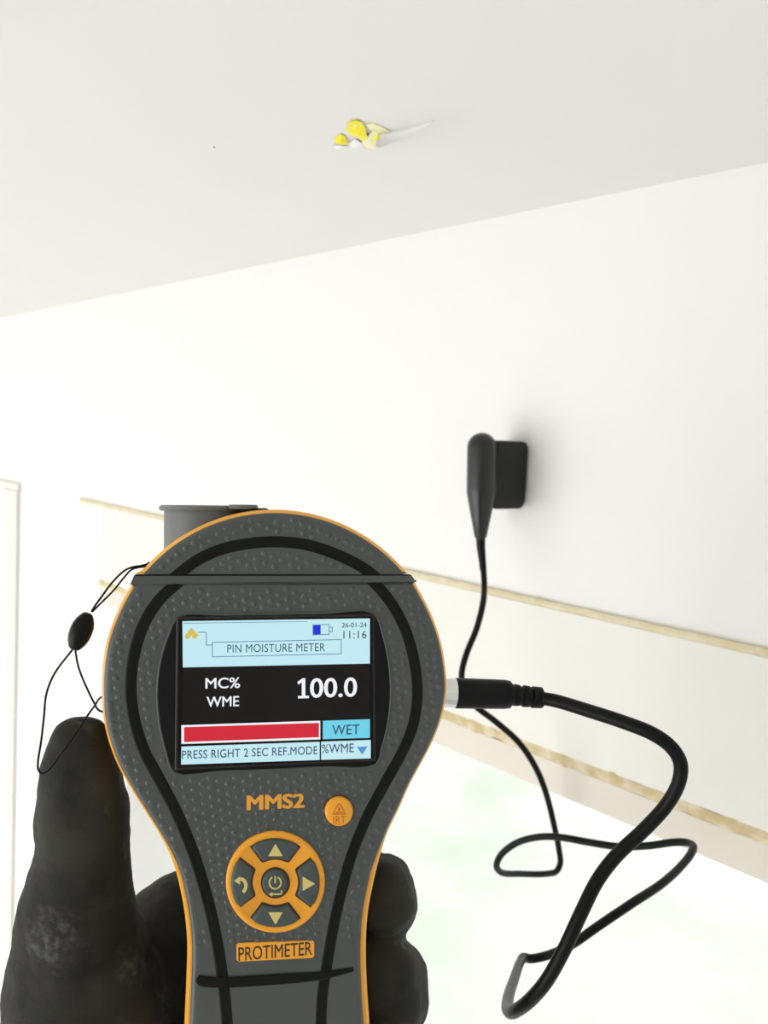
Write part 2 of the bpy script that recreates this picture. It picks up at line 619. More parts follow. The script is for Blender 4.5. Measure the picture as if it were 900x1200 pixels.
low_fp = [waist(p) for p in low_px]
cap_face = [M2(*p) for p in circ(144.5, 35.5, 60)]
low_face = [M2(*circ(141.5, 141.5, 1)[0])] + [M2(*circ(144.5, 144.5, 1)[0])] + low_fp[1:-1] + [M2(*circ(36.0, 36.0, 1)[0]), M2(*circ(38.5, 38.5, 1)[0])]
layered('upper_face', cap_face, [(0.95 * mm, -2.4 * mm), (1.0 * mm, -1.2 * mm), (1.35 * mm, -0.55 * mm), (2.1 * mm, -0.15 * mm), (3.2 * mm, 0.0)], RUBBER, meter, 60)
layered('lower_face', low_face, [(0.95 * mm, -2.4 * mm), (1.0 * mm, -1.2 * mm), (1.35 * mm, -0.55 * mm), (2.1 * mm, -0.15 * mm), (3.2 * mm, 0.0)], RUBBER, meter, 60)
back_px = catmull([(160, 690), (128, 760), (123, 802), (126, 850), (140, 892), (162, 932), (195, 985), (210, 1020), (220, 1064), (225, 1108), (224, 1200), (224, 1340), (240, 1380),
                   (325, 1394), (415, 1380), (430, 1340), (428, 1200), (425, 1110), (428, 1073), (435, 1038), (450, 980), (475, 926), (500, 875), (513, 843), (519, 800), (514, 757), (480, 690),
                   (440, 645), (390, 617), (321, 606), (260, 615), (205, 643)], 5, True)
back_out = [M2(p[0], p[1]) for p in back_px]
layered('back_housing', back_out, [(12 * mm, -34 * mm), (8 * mm, -33 * mm), (4.8 * mm, -28 * mm), (2.6 * mm, -18 * mm), (0.6 * mm, -9.5 * mm)], BACKG, meter, 50)
# smooth bar in the split between cap and body
bar = [M2(*p) for p in ((157, 674.5), (482, 674.0), (487.5, 682), (152.5, 685))]
layered('split_bar', bar, [(0, -6 * mm), (0.0, 0.25 * mm), (0.15 * mm, 0.40 * mm)], BACKG, meter, 30)
for nm, a, b_, w in (('split_line', (158, 674.2), (481, 674.2), 1.0), ('split_line', (153, 684.2), (488, 680.6), 0.9)):
    tube(nm, [M(*a, 0.15 * mm), M((a[0] + b_[0]) / 2, (a[1] + b_[1]) / 2, 0.22 * mm), M(*b_, 0.15 * mm)], w * PX, BLACKG, meter, 8)

# moulded dimples of the rubber: rows of low studs, too many to count
def inside(p, P):
    c = False
    n = len(P)
    for i in range(n):
        a, b_ = P[i - 1], P[i]
        if (a.y > p.y) != (b_.y > p.y) and p.x < (b_.x - a.x) * (p.y - a.y) / (b_.y - a.y) + a.x:
            c = not c
    return c


def studs(name, outline, parent, vmax):
    P = offset_poly(ccw([Vector((p[0], p[1])) for p in outline]), 2.6 * mm)
    ymin = M(320, vmax).y
    ymax = M(320, 690).y if vmax > 700 else 1.0
    t0, t1 = M2(284, 950), M2(363, 928)
    bm = bmesh.new()
    pit = 0.00275
    ca, sa = math.cos(math.radians(38)), math.sin(math.radians(38))
    cen = M2(321, 801)
    for i in range(-60, 61):
        for j in range(-60, 61):
            x, y = (i + 0.5 * (j % 2)) * pit, j * pit * 0.88
            q = Vector((cen.x + x * ca - y * sa, cen.y + x * sa + y * ca))
            if q.y < ymin or not inside(q, P):
                continue
            if t0.x < q.x < t1.x and t0.y < q.y < t1.y:
                continue
            if inside(q, BEZ):
                continue
            if min((q - a).length_squared for a in AVOID) < (10.6 * PX) ** 2 or q.y > ymax:
                continue
            rings = []
            for r, z in ((0.00100, -0.00002), (0.00066, 0.00022), (0.0003, 0.00032)):
                rings.append([bm.verts.new((q.x + r * math.cos(k * math.pi / 4), q.y + r * math.sin(k * math.pi / 4), z)) for k in range(8)])
            for a, b_ in zip(rings[:-1], rings[1:]):
                for k in range(8):
                    bm.faces.new((a[k], a[(k + 1) % 8], b_[(k + 1) % 8], b_[k]))
            bm.faces.new(rings[-1])
    me = bpy.data.meshes.new(name)
    bm.to_mesh(me); bm.free()
    o = link_mesh(name, me, RUBBER, parent, True)
    o['kind'] = 'stuff'
    return o


# black channel bead following the outline
groove_low_l = catmull([(213, 679), (207, 684), (184, 706), (167, 735), (157, 768), (153, 805), (157, 842), (168, 878), (186, 912), (206, 950), (226, 998), (241, 1046), (252, 1092), (260, 1140), (266, 1200), (268, 1290)], 6)
groove_low_r = catmull([(434, 678), (438, 682), (458, 706), (475, 738), (486, 778), (489, 815), (484, 850), (472, 880), (450, 920), (428, 962), (411, 1005), (400, 1045), (391, 1085), (384, 1125), (378, 1165), (376, 1200), (375, 1290)], 6)
groove_cap = catmull([(202, 679), (209, 673), (232, 656), (262, 643), (300, 636), (330, 635), (362, 639), (395, 650), (420, 662), (436, 673), (443, 679)], 6)
for g in (groove_low_l, groove_low_r, groove_cap):
    pts = [M(p[0], p[1], 0.02 * mm) for p in g]
    o = tube('channel_bead', pts, 6.6 * PX, BLACKG, meter, 12, flat=0.20)
    edge = [p + Vector((0, 0, 0.29 * mm)) for p in pts]
    tube('bead_ridge', edge, 1.6 * PX, BLACKR, o, 6, flat=0.2)
bez_px = catmull([(210, 722), (260, 720.5), (320, 719.5), (380, 718.5), (437, 718), (449, 745), (456, 780), (458, 812), (455, 845), (448, 875), (440, 896), (380, 899), (320, 902), (260, 904), (205, 906),
                  (194, 880), (187, 848), (184, 815), (187, 780), (196, 748)], 4, True)
bez = [M2(p[0], p[1]) for p in bez_px]
BEZ = offset_poly(ccw(bez), -1.2 * mm)
AVOID = [M2(p[0], p[1]) for g in (groove_low_l, groove_low_r, groove_cap) for p in g]
studs('dimple_texture', cap_face, meter, 667)
studs('dimple_texture', low_face, meter, 1105)
cross = [M(p[0], p[1], 0.25 * mm) for p in catmull([(231, 1146), (236, 1149.5), (262, 1151), (320, 1148), (380, 1143), (414, 1136)], 6)]
tube('cross_bead', cross, [(3.2 + 3.0 * min(1, i / 6) if i < 20 else 6.2 - 4.0 * (i - 20) / (len(cross) - 20)) * PX for i in range(len(cross))], BLACKG, meter, 12, flat=0.4)

# ---- screen
layered('screen_recess', bez, [(0, -1 * mm), (0, 0.12 * mm), (0.3 * mm, 0.3 * mm)], BLACKR, meter, 30)
tube('recess_edge', [M(p[0], p[1], 0.25 * mm) for p in list(bez_px) + [bez_px[0]]], 1.3 * PX, BACKG, meter, 6)
lens = [M2(*p) for p in ((207, 723), (438, 719.5), (440, 891), (205, 902))]
scr = layered('screen', lens, [(0, 0), (0, 0.55 * mm), (0.25 * mm, 0.75 * mm)], LENSFR, meter, 30)
gl = [M2(*p) for p in ((210, 725.5), (436, 722), (437, 889), (208.5, 899))]
layered('display_glass', gl, [(0, 0.6 * mm), (0, 0.80 * mm)], BORD, scr, 30)
ZS = 0.84 * mm


def quad(name, pts, material, dz=0.0, parent=None, thick=0.04 * mm):
    P = [M2(*p) for p in pts]
    return layered(name, P, [(0, ZS + dz - thick), (0, ZS + dz)], material, parent or scr, 30)


quad('display_header', ((214, 727.5), (433, 724.3), (433, 777), (214.5, 781.5)), S_LIGHT)
quad('display_reading_area', ((214.3, 782.3), (433, 777.8), (433, 841), (213.8, 846.5)), S_BLACK)
quad('bar_frame', ((212.8, 849), (375, 843.8), (375, 865.6), (212.8, 871)), S_WHITE)
quad('red_bar', ((216, 851.3), (373.5, 846.2), (373.5, 863.0), (216, 868.6)), S_RED, 0.05 * mm)
quad('wet_box', ((378, 843.8), (433, 842), (433, 863.8), (378, 865.4)), S_CYAN)
quad('footer', ((212.8, 874), (374.3, 868.4), (374.3, 889.6), (212.4, 895)), S_LIGHT)
quad('footer', ((376, 868.2), (434, 866.3), (434, 887.8), (376, 889.5)), S_LIGHT)


def line(name, pts, w, material, dz=0.05 * mm, parent=None):
    """thin flat polyline on the display"""
    par = parent or scr
    bm = bmesh.new()
    Q = [M2(*p) for p in pts]
    for a, b_ in zip(Q[:-1], Q[1:]):
        t = (b_ - a).normalized(); nn = Vector((-t.y, t.x)) * w * PX * 0.5
        t = t * w * PX * 0.5
        z = ZS + dz
        vv = [(a - t + nn), (a - t - nn), (b_ + t - nn), (b_ + t + nn)]
        lo = [bm.verts.new((v.x, v.y, z - 0.03 * mm)) for v in vv]
        hi = [bm.verts.new((v.x, v.y, z)) for v in vv]
        bm.faces.new(hi)
        for i in range(4):
            bm.faces.new((lo[i], lo[(i + 1) % 4], hi[(i + 1) % 4], hi[i]))
    return bm_obj(name, bm, material, par)


line('title_box', ((249, 752.2), (399.5, 749), (399.5, 765.5), (249, 769.2), (249, 752.2)), 0.9, S_LINE)
line('breadcrumb_line', ((233, 740.5), (242, 740.5), (242, 755.5), (249, 755.3)), 0.9, S_LINE)
line('header_top_line', ((216, 730), (360, 728)), 0.6, S_LINE)
quad('home_icon', ((216.5, 744.5), (224.5, 735), (233, 744), (230.5, 746.5), (230.5, 748), (226.5, 747.5), (224.5, 743.5), (222, 747.8), (218.5, 748)), S_GOLD, 0.05 * mm)
quad('battery_level', ((366.5, 732), (375.5, 731.7), (375.5, 743.2), (366.5, 743.5)), S_BLUE, 0.06 * mm)
line('battery_outline', ((366.5, 732), (385.5, 731.3), (385.5, 742.8), (366.5, 743.5), (366.5, 732)), 0.9, S_LINE, 0.07 * mm)
line('battery_tip', ((386, 734.5), (389, 734.5), (389, 739.8), (386, 739.8)), 0.9, S_LINE)
quad('scroll_arrow', ((417.8, 874.3), (430.3, 873.7), (424, 883.6)), S_STEEL, 0.06 * mm)


def text(name, s, uc, vc, w, h, material, z, parent, bold=0.0, spacing=1.0, rot=0.0, thick=0.0):
    cu = bpy.data.curves.new(name, 'FONT')
    cu.body = s
    cu.align_x = 'CENTER'
    cu.space_character = spacing
    cu.resolution_u = 4
    tmp = bpy.data.objects.new(name, cu)
    COL.objects.link(tmp)
    dg = bpy.context.evaluated_depsgraph_get()
    me = bpy.data.meshes.new_from_object(tmp.evaluated_get(dg))
    bpy.data.objects.remove(tmp)
    bpy.data.curves.remove(cu)
    if bold:
        bm = bmesh.new()
        for k in range(9):
            a = 2 * math.pi * k / 8
            n0 = len(bm.verts)
            bm.from_mesh(me)
            bm.verts.ensure_lookup_table()
            for v in bm.verts[n0:]:
                v.co += Vector((bold * math.cos(a), bold * 0.6 * math.sin(a), 0)) if k < 8 else Vector((0, 0, 0))
                v.co.z = 0.001 * k
        bm.to_mesh(me); bm.free()
    xs = [v.co.x for v in me.vertices]; ys = [v.co.y for v in me.vertices]
    x0, x1, y0, y1 = min(xs), max(xs), min(ys), max(ys)
    c = M(uc, vc)
    W = (M(uc + w / 2, vc) - M(uc - w / 2, vc)).length
    H = (M(uc, vc + h / 2) - M(uc, vc - h / 2)).length
    cr, sr = math.cos(rot), math.sin(rot)
    for v in me.vertices:
        x = ((v.co.x - x0) / (x1 - x0) - 0.5) * W
        y = ((v.co.y - y0) / (y1 - y0) - 0.5) * H
        v.co = Vector((c.x + x * cr - y * sr, c.y + x * sr + y * cr, z + v.co.z * 0.0012))
    o = link_mesh(name, me, material, parent)
    if thick:
        bm = bmesh.new(); bm.from_mesh(me)
        r = bmesh.ops.extrude_face_region(bm, geom=bm.faces[:])
        for v in r['geom']:
            if isinstance(v, bmesh.types.BMVert):
                v.co.z += thick
        bmesh.ops.recalc_face_normals(bm, faces=bm.faces)
        bm.to_mesh(me); bm.free()
    return o


ZT = ZS + 0.06 * mm
text('title_text', 'PIN MOISTURE METER', 324, 758.7, 114, 9.6, S_NAVY, ZT, scr, 0.0, 1.05)
text('date_text', '26-01-24', 414.7, 732, 29, 5.6, S_NAVY, ZT, scr, 0.008)
text('time_text', '11:16', 415.5, 743.2, 27, 9.2, S_NAVY, ZT, scr, 0.004, 1.1)
text('unit_text', 'MC%', 261.2, 799.7, 40.5, 12.6, S_WHITE, ZT, scr, 0.016)
text('unit_text', 'WME', 261.3, 821.3, 38, 12.0, S_WHITE, ZT, scr, 0.016)
text('reading_text', '00.0', 390.6, 805, 55, 23.0, S_WHITE, ZT, scr, 0.018)
text('status_text', 'WET', 405, 854.2, 32, 11.5, S_NAVY, ZT, scr, 0.006, 1.05)
text('footer_text', 'PRESS RIGHT 2 SEC REF.MODE', 293.6, 880.8, 158, 9.8, S_NAVY, ZT, scr, 0.006, 1.05)
text('footer_text', '%WME', 395.5, 876.0, 37.5, 10.5, S_NAVY, ZT, scr, 0.006)

quad('reading_text', ((348.2, 798.6), (354.2, 794.2), (357.6, 794.1), (357.6, 814.6), (361.8, 814.5), (361.8, 817.4), (349.0, 817.7), (349.0, 814.8), (353.4, 814.7), (353.4, 799.0), (349.4, 801.6)), S_WHITE, 0.06 * mm)

# ---- printed name, buttons, badge
text('model_print', 'MMS2', 323.2, 939.3, 68, 17.5, ORANGE3, 0.02 * mm, meter, 0.040, thick=0.12 * mm)


def disc(uc, vc, ru, rv=None, n=48):
    rv = rv or ru
    return [M2(uc + ru * math.cos(2 * math.pi * i / n), vc - rv * math.sin(2 * math.pi * i / n)) for i in range(n)]


layered('button_shade_rim', disc(397, 950, 18.2, 19), [(0, -0.5 * mm), (0, 0.1 * mm)], GAPSHADE, meter, 30)  # dark disc painted in for the shadow round the button
irt = layered('laser_button', disc(397, 950, 16.5, 17.3), [(0, 0), (0, 0.6 * mm), (0.25 * mm, 1.0 * mm), (0.8 * mm, 1.2 * mm)], ORANGE2, meter, 60)


def icon(name, pts, material, parent, z):
    return layered(name, [M2(*p) for p in pts], [(0, z - 0.1 * mm), (0, z + 0.04 * mm)], material, parent, 30)


def ring_strip(name, px, w, material, parent, z, closed=False):
    bm = bmesh.new()
    Q = [M2(*p) for p in px]
    n = len(Q)
    L, Rr = [], []
    for i in range(n):
        a = Q[(i - 1) % n] if closed or i > 0 else Q[0]
        b_ = Q[(i + 1) % n] if closed or i < n - 1 else Q[-1]
        t = (b_ - a).normalized(); nn = Vector((-t.y, t.x)) * w * PX * 0.5
        L.append((bm.verts.new((Q[i].x + nn.x, Q[i].y + nn.y, z)), bm.verts.new((Q[i].x - nn.x, Q[i].y - nn.y, z)),
                  bm.verts.new((Q[i].x - nn.x, Q[i].y - nn.y, z - 0.1 * mm)), bm.verts.new((Q[i].x + nn.x, Q[i].y + nn.y, z - 0.1 * mm))))
    for i in range(n if closed else n - 1):
        a, b_ = L[i], L[(i + 1) % n]
        for k in range(4):
            bm.faces.new((a[k], a[(k + 1) % 4], b_[(k + 1) % 4], b_[k]))
    if not closed:
        bm.faces.new(L[0]); bm.faces.new(L[-1][::-1])
    return bm_obj(name, bm, material, parent)


ring_strip('warning_triangle', ((396.8, 939.5), (393.0, 945.5), (390.2, 950), (396.8, 950.2), (403.6, 949.8), (400.2, 944.5)), 1.3, ICONRED, irt, 1.26 * mm, True)
icon('laser_burst', [(396.9 + (2.6 if k % 2 == 0 else 1.1) * math.cos(k * math.pi / 6), 946.6 + (2.6 if k % 2 == 0 else 1.1) * math.sin(k * math.pi / 6)) for k in range(12)], ICONRED, irt, 1.25 * mm)
ring_strip('symbol_rule', ((388.5, 952.3), (405.5, 952.0)), 1.1, ICONRED, irt, 1.26 * mm)
text('button_print', 'IRT', 397.2, 959.0, 14.5, 8.6, ICONRED, 1.26 * mm, irt, 0.0, 1.1)

KC = (322.6, 1032.6)
pad = layered('button_pad', disc(KC[0], KC[1], 58, 59.5, 72), [(0, -0.5 * mm), (0, 0.5 * mm), (0.3 * mm, 0.85 * mm), (0.9 * mm, 1.0 * mm), (1.7 * mm, 1.0 * mm), (2.0 * mm, 0.75 * mm)], ORANGE2, meter, 60)


def petal(direction, grow):
    """key outline around the pad centre, direction in degrees, grow in px"""
    pts = []
    r1, r0 = 51.5 + grow, 28.5 - grow
    aO, aI = 33.5 + grow * 1.1, 29.0 + grow * 2.0
    for i in range(13):
        a = -aO + 2 * aO * i / 12
        rr = r1 - (2.6 if i in (0, 12) else 0)
        pts.append((a, rr))
    pts.append((aO - 0.2, r1 - 8))
    pts.append((aI + 1.8, r0 + 3.0))
    for i in range(9):
        a = aI - 2 * aI * i / 8
        pts.append((a, r0 - (0 if 0 < i < 8 else -0.8)))
    pts.append((-aI - 1.8, r0 + 3.0))
    pts.append((-aO + 0.2, r1 - 8))
    return [M2(KC[0] + r * math.cos(math.radians(direction + a)), KC[1] - r * math.sin(math.radians(direction + a))) for a, r in pts]


def tri(cu_, cv_, s, ang):
    return [(cu_ + s * math.cos(math.radians(ang + k * 120)), cv_ - s * math.sin(math.radians(ang + k * 120))) for k in range(3)]


for dr in (90, 0, 270, 180):
    layered('key_shade_rim', petal(dr, 2.0), [(0, 0.4 * mm), (0, 0.82 * mm)], GAPSHADE, meter, 30)  # dark outline standing for the shadow round each key
    key = layered('arrow_key', petal(dr, 0), [(0, 0.5 * mm), (0, 1.2 * mm), (0.3 * mm, 1.55 * mm), (0.8 * mm, 1.7 * mm)], KEY, meter, 60)
    cu_, cv_ = KC[0] + 39 * math.cos(math.radians(dr)), KC[1] - 39 * math.sin(math.radians(dr))
    if dr != 180:
        if dr == 0: cu_ -= 2.5
        if dr == 90: cv_ += 2
        if dr == 270: cv_ -= 1
        icon('arrow_mark', tri(cu_, cv_, 9.6, dr), KEYICON, key, 1.76 * mm)
    else:
        arc = [(282 + 6.2 * math.cos(math.radians(a)), 1035 - 8 * math.sin(math.radians(a))) for a in range(95, -81, -16)]
        ring_strip('return_mark', arc, 3.8, KEYICON, key, 1.78 * mm)
        icon('return_mark_head', ((274.3, 1029), (281.5, 1024.0), (281.3, 1033.5)), KEYICON, key, 1.77 * mm)
layered('key_shade_rim', disc(KC[0], KC[1] + 0.5, 17.0, 18.2), [(0, 0.4 * mm), (0, 0.9 * mm)], GAPSHADE, meter, 30)  # same painted shadow rim round the centre key
pk = layered('power_key', disc(KC[0] - 0.3, KC[1], 15.0, 16.2), [(0, 0.5 * mm), (0, 1.3 * mm), (0.3 * mm, 1.6 * mm), (0.8 * mm, 1.75 * mm)], KEY, meter, 60)
ring_strip('power_ring', [(322.2 + 6.8 * math.cos(math.radians(a)), 1031.3 - 7.2 * math.sin(math.radians(a))) for a in range(118, 423, 16)], 1.7, KEYICON, pk, 1.81 * mm)
ring_strip('power_stroke', ((322.2, 1023.6), (322.2, 1032)), 1.7, KEYICON, pk, 1.81 * mm)
ring_strip('enter_mark', ((329.5, 1040.5), (329.5, 1044.4), (316, 1044.8)), 1.6, KEYICON, pk, 1.81 * mm)
icon('enter_mark_head', ((314.8, 1044.8), (319, 1042.3), (319, 1047.3)), KEYICON, pk, 1.81 * mm)

badge_px = [(279.5, 1104.5), (366, 1101.5), (368.3, 1104), (368.3, 1119.5), (366, 1122), (279.5, 1126.2), (277.3, 1124), (277.3, 1107)]
badge = layered('name_badge', [M2(*p) for p in badge_px], [(0, -0.3 * mm), (0, 0.3 * mm), (0.2 * mm, 0.5 * mm)], ORANGE2, meter, 40)
text('badge_print', 'PROTIMETER', 322.8, 1113.6, 86, 16, BADGEINK, 0.53 * mm, badge, 0.012, 1.0, 0.01)

# ---- sensor hood behind the upper left of the cap
hood = bpy.data.objects.new('sensor_hood', None)
bpy.data.objects.remove(hood)


def vcyl(name, uc, v0, v1, rpx, dz, material, parent, prof=None, seg=40):
    """cylinder whose axis runs along the meter's length, at depth dz"""
    c0, c1 = M(uc, v0, dz), M(uc, v1, dz)
    r = (M(uc + rpx, v0, dz) - M(uc, v0, dz)).length
    prof = prof or ((1.0, 0.0), (1.0, 1.0))
    bm = bmesh.new()
    rings = []
    for k, t in prof:
        c = c0.lerp(c1, t)
        rings.append([bm.verts.new((c.x + r * k * math.cos(2 * math.pi * i / seg), c.y, c.z + r * k * math.sin(2 * math.pi * i / seg))) for i in range(seg)])
    for a, b_ in zip(rings[:-1], rings[1:]):
        for i in range(seg):
            bm.faces.new((a[i], a[(i + 1) % seg], b_[(i + 1) % seg], b_[i]))
    bm.faces.new(rings[0]); bm.faces.new(rings[-1][::-1])
    return bm_obj(name, bm, material, parent, angle=40)


hd = vcyl('sensor_hood', 246, 596, 700, 53, -22 * mm, HOOD, meter)
vcyl('hood_lip', 245, 592.5, 599, 57.5, -22 * mm, HOOD, hd, ((0.95, 0), (1.0, 0.25), (1.0, 0.75), (0.97, 1.0)))
vcyl('hinge_cap', 285, 591.5, 597, 17.5, -8.5 * mm, HOOD, hd, ((0.93, 0), (1.0, 0.3), (1.0, 0.8), (0.9, 1.0)))
hb = M(300, 597, -8.5 * mm)
layered('hinge_tongue', [M2(*p, -8.5 * mm) for p in ((285, 595.5), (312, 595.5), (317, 598.5), (312, 601), (285, 601))], [(0, -12 * mm), (0, -5 * mm)], BLACKR, hd, 30)

# ---- plug socket on the right edge
# ------------------------------------------------------------------ probe, cable and plug: one thing
pw = on_plane(606, 556, 1, 0.0)             # where the pins meet the wall
probe = empty('pin_probe', Matrix.Translation(pw))
tag(probe, 'black pin probe pressed on the white wall, its cable looping to the meter plug', 'probe')


def PL(p):
    return Vector(p) - pw


# block against the wall
PXW = (pw - CAM_POS).dot(R_CW @ Vector((0, 0, -1))) / F
zc = pw.z
blk_h = 77 * PXW * 0.5
bw = 0.0105
gap = 0.0015
blk_len = 0.036
bm = bmesh.new()
prof = []
rc = 0.0055
for cx_, cz_, a0 in ((-gap - rc, blk_h - rc, 0), (-blk_len + rc, blk_h - rc, 90), (-blk_len + rc, -blk_h + rc, 180), (-gap - rc, -blk_h + rc, 270)):
    for k in range(7):
        a = math.radians(a0 + k * 15)
        prof.append((cx_ + rc * math.cos(a), cz_ + rc * math.sin(a)))
rings = []
for x, ins in ((-bw, 0.0012), (-bw + 0.0012, 0.0), (bw - 0.0012, 0.0), (bw, 0.0012)):
    cyy = -(gap + blk_len) / 2
    rings.append([bm.verts.new((x, cyy + (y - cyy) * (1 - ins / 0.02), z * (1 - ins / blk_h))) for y, z in prof])
for a, b_ in zip(rings[:-1], rings[1:]):
    n = len(prof)
    for i in range(n):
        bm.faces.new((a[i], a[(i + 1) % n], b_[(i + 1) % n], b_[i]))
bm.faces.new(rings[0]); bm.faces.new(rings[-1][::-1])
block = bm_obj('pin_block', bm, BLOCKM, probe, angle=40)
# two tiny moulded marks on the block's flank
for zz, s in ((0.011, 0.0035), (-0.008, 0.0015)):
    box('moulded_mark', (-bw - 0.0003, -0.017 - s, zz - s), (-bw + 0.0005, -0.017 + s, zz + s), BLACKR, block, 0.0001)
for sgn in (-1, 1):
    tube('pin', [Vector((0, -0.006, sgn * 0.011)), Vector((0, 0.0004, sgn * 0.011)), Vector((0, 0.0016, sgn * 0.011))], [0.0008, 0.0008, 0.0002], STEEL, probe, 8)

# grip: round-topped capsule that tapers into the cable
g_top = wpt(564.5, 507, 1.0); g_z = None
# depth of grip: block front
gp = pw + Vector((0, -blk_len - 0.011, 0))
gz = (R_CW.transposed() @ (gp - CAM_POS)).z * -1
gr = 17.3 * gz / F
a_top = wpt(565, 507, gz); a_bot = wpt(563, 640, gz)
axd = (a_bot - a_top)
Lg = axd.length
axd.normalize()
pts, rad = [], []
for k in range(9):
    a = math.pi / 2 * k / 8
    pts.append(a_top + axd * (gr * (1 - math.cos(a)))); rad.append(max(gr * math.sin(a), 0.0004))
px2m = gz / F
for t, rpx in ((30, 17.3), (50, 17.3), (66, 17.3), (70, 17.2), (72, 16.9), (75, 16.3), (80, 15.4), (100, 11.5), (122, 7.2), (124, 5.6), (126, 5.2)):
    pts.append(a_top + axd * (t * px2m)); rad.append(rpx * px2m)
grip = tube('grip', [PL(p) for p in pts], rad, PROBE, probe, 32)
# flat thumb facet below the barrel
sl = [a_top + axd * (t * px2m) for t in (122, 135, 158, 162)]
e1 = wpt(565.5, 655, gz); e2 = wpt(566.5, 669, gz)
tube('strain_relief', [PL(p) for p in (a_top + axd * (120 * px2m), wpt(563.5, 640, gz), wpt(565, 655, gz), e2)], [5.6 * px2m, 5.2 * px2m, 4.4 * px2m, 4.0 * px2m], BLACKR, grip, 14)

# plug in the meter's right edge, in meter space, moved to probe space
to_probe = Matrix.Translation(-pw) @ M_WORLD
PZ = -7.0 * mm


def MP(u, v, dz=PZ):
    return to_probe @ M(u, v, dz)


def MPr(rpx):
    return rpx * (-cam_face(560, 812, PZ).z) / F


def seg_tube(name, stations, material, parent, seg=24):
    return tube(name, [MP(u, v) for u, v, r in stations], [MPr(r) for u, v, r in stations], material, parent, seg)


plug = seg_tube('plug', [(532.6, 812.3, 15.5), (533.2, 812.3, 17.0), (535, 812.3, 17.6), (590, 813.6, 17.0), (597, 813.9, 16.2), (599, 814, 13.2), (601, 814.1, 12.4)], BLACKR, probe)
seg_tube('metal_collar', [(516.0, 812, 16.0), (528, 812, 17.0), (533, 812.2, 17.0)], STEEL, plug)
seg_tube('plug_tip', [(510, 812, 6), (520, 812, 6)], STEEL, plug)
for u0 in (601, 612.5, 623):
    w_ = 8.0 if u0 < 620 else 12
    seg_tube('relief_ring', [(u0, 814.2 + (u0 - 601) * 0.12, 12.2), (u0 + 1, 814.3 + (u0 - 601) * 0.12, 12.8), (u0 + w_ - 1, 815 + (u0 - 601) * 0.12, 12.4), (u0 + w_, 815 + (u0 - 601) * 0.12, 11.6)], BLACKR, plug)
seg_tube('relief_core', [(600, 814.2, 10.2), (634, 818.6, 9.6)], BLACKR, plug)

# cable
zp = -cam_face(634, 818, PZ).z
CR = 0.00205
cab = [(630, 817.6, zp - 0.0005), (650, 821, zp - 0.003), (690, 833, zp - 0.010), (730, 846, zp - 0.016), (765, 860, zp - 0.020), (786, 875, zp - 0.021), (797, 893, zp - 0.021), (796, 915, zp - 0.020), (782, 942, zp - 0.018),
       (755, 972, zp - 0.016), (722, 1003, zp - 0.015), (700, 1032, zp - 0.016), (680, 1072, zp - 0.018), (660, 1115, zp - 0.018), (640, 1150, zp - 0.016), (620, 1173, zp - 0.010),
       (603, 1185, zp + 0.000), (595, 1183, zp + 0.020), (596, 1168, zp + 0.050), (603, 1146, zp + 0.095), (610, 1127, zp + 0.130), (614, 1122, zp + 0.138), (622, 1123.5, zp + 0.140), (640, 1120, zp + 0.138), (668, 1108, zp + 0.130), (700, 1086, zp + 0.125), (740, 1059, zp + 0.130),
       (775, 1036, zp + 0.145), (800, 1013, zp + 0.165), (811, 998, zp + 0.178), (812, 991, zp + 0.186), (805, 987.5, zp + 0.192), (790, 987, zp + 0.197), (760, 991, zp + 0.205), (725, 992, zp + 0.215), (690, 987, zp + 0.225), (655, 981, zp + 0.235),
       (630, 981, zp + 0.245), (605, 988, zp + 0.255), (587, 1002, zp + 0.262), (582, 1015, zp + 0.268), (588, 1022.5, zp + 0.275), (610, 1024, zp + 0.290), (640, 1024, zp + 0.305), (652, 1021, zp + 0.312), (656.5, 1012, zp + 0.315), (655, 995, zp + 0.312), (650, 970, zp + 0.307),
       (640, 930, zp + 0.300), (628, 900, zp + 0.295), (608, 870, zp + 0.290), (580, 845, zp + 0.286), (556, 826, zp + 0.284), (543, 806, zp + 0.283), (541, 790, zp + 0.283),
       (546, 768, zp + 0.283), (558, 738, zp + 0.284), (565, 712, zp + 0.285), (567.5, 690, (zp + 0.285 + gz) / 2), (566.5, 664, gz)]
cpts = catmull([PL(wpt(*c)) for c in cab], 6)
tube('cable', cpts, CR, CABLE, probe, 14)

# ------------------------------------------------------------------ wrist cord hanging from the cap
sp = M_WORLD @ M(174, 663, -5 * mm)
strap = empty('wrist_cord', Matrix.Translation(sp))
tag(strap, 'thin black wrist cord loop with an oval bead hanging at the meter left side', 'wrist cord')
to_strap = Matrix.Translation(-sp) @ M_WORLD


def SP(u, v, dz):
    return to_strap @ M(u, v, dz * mm)


def cord(name, px, r, n=8):
    tube(name, catmull([SP(*p) for p in px], n), r, CABLE, strap, 8)


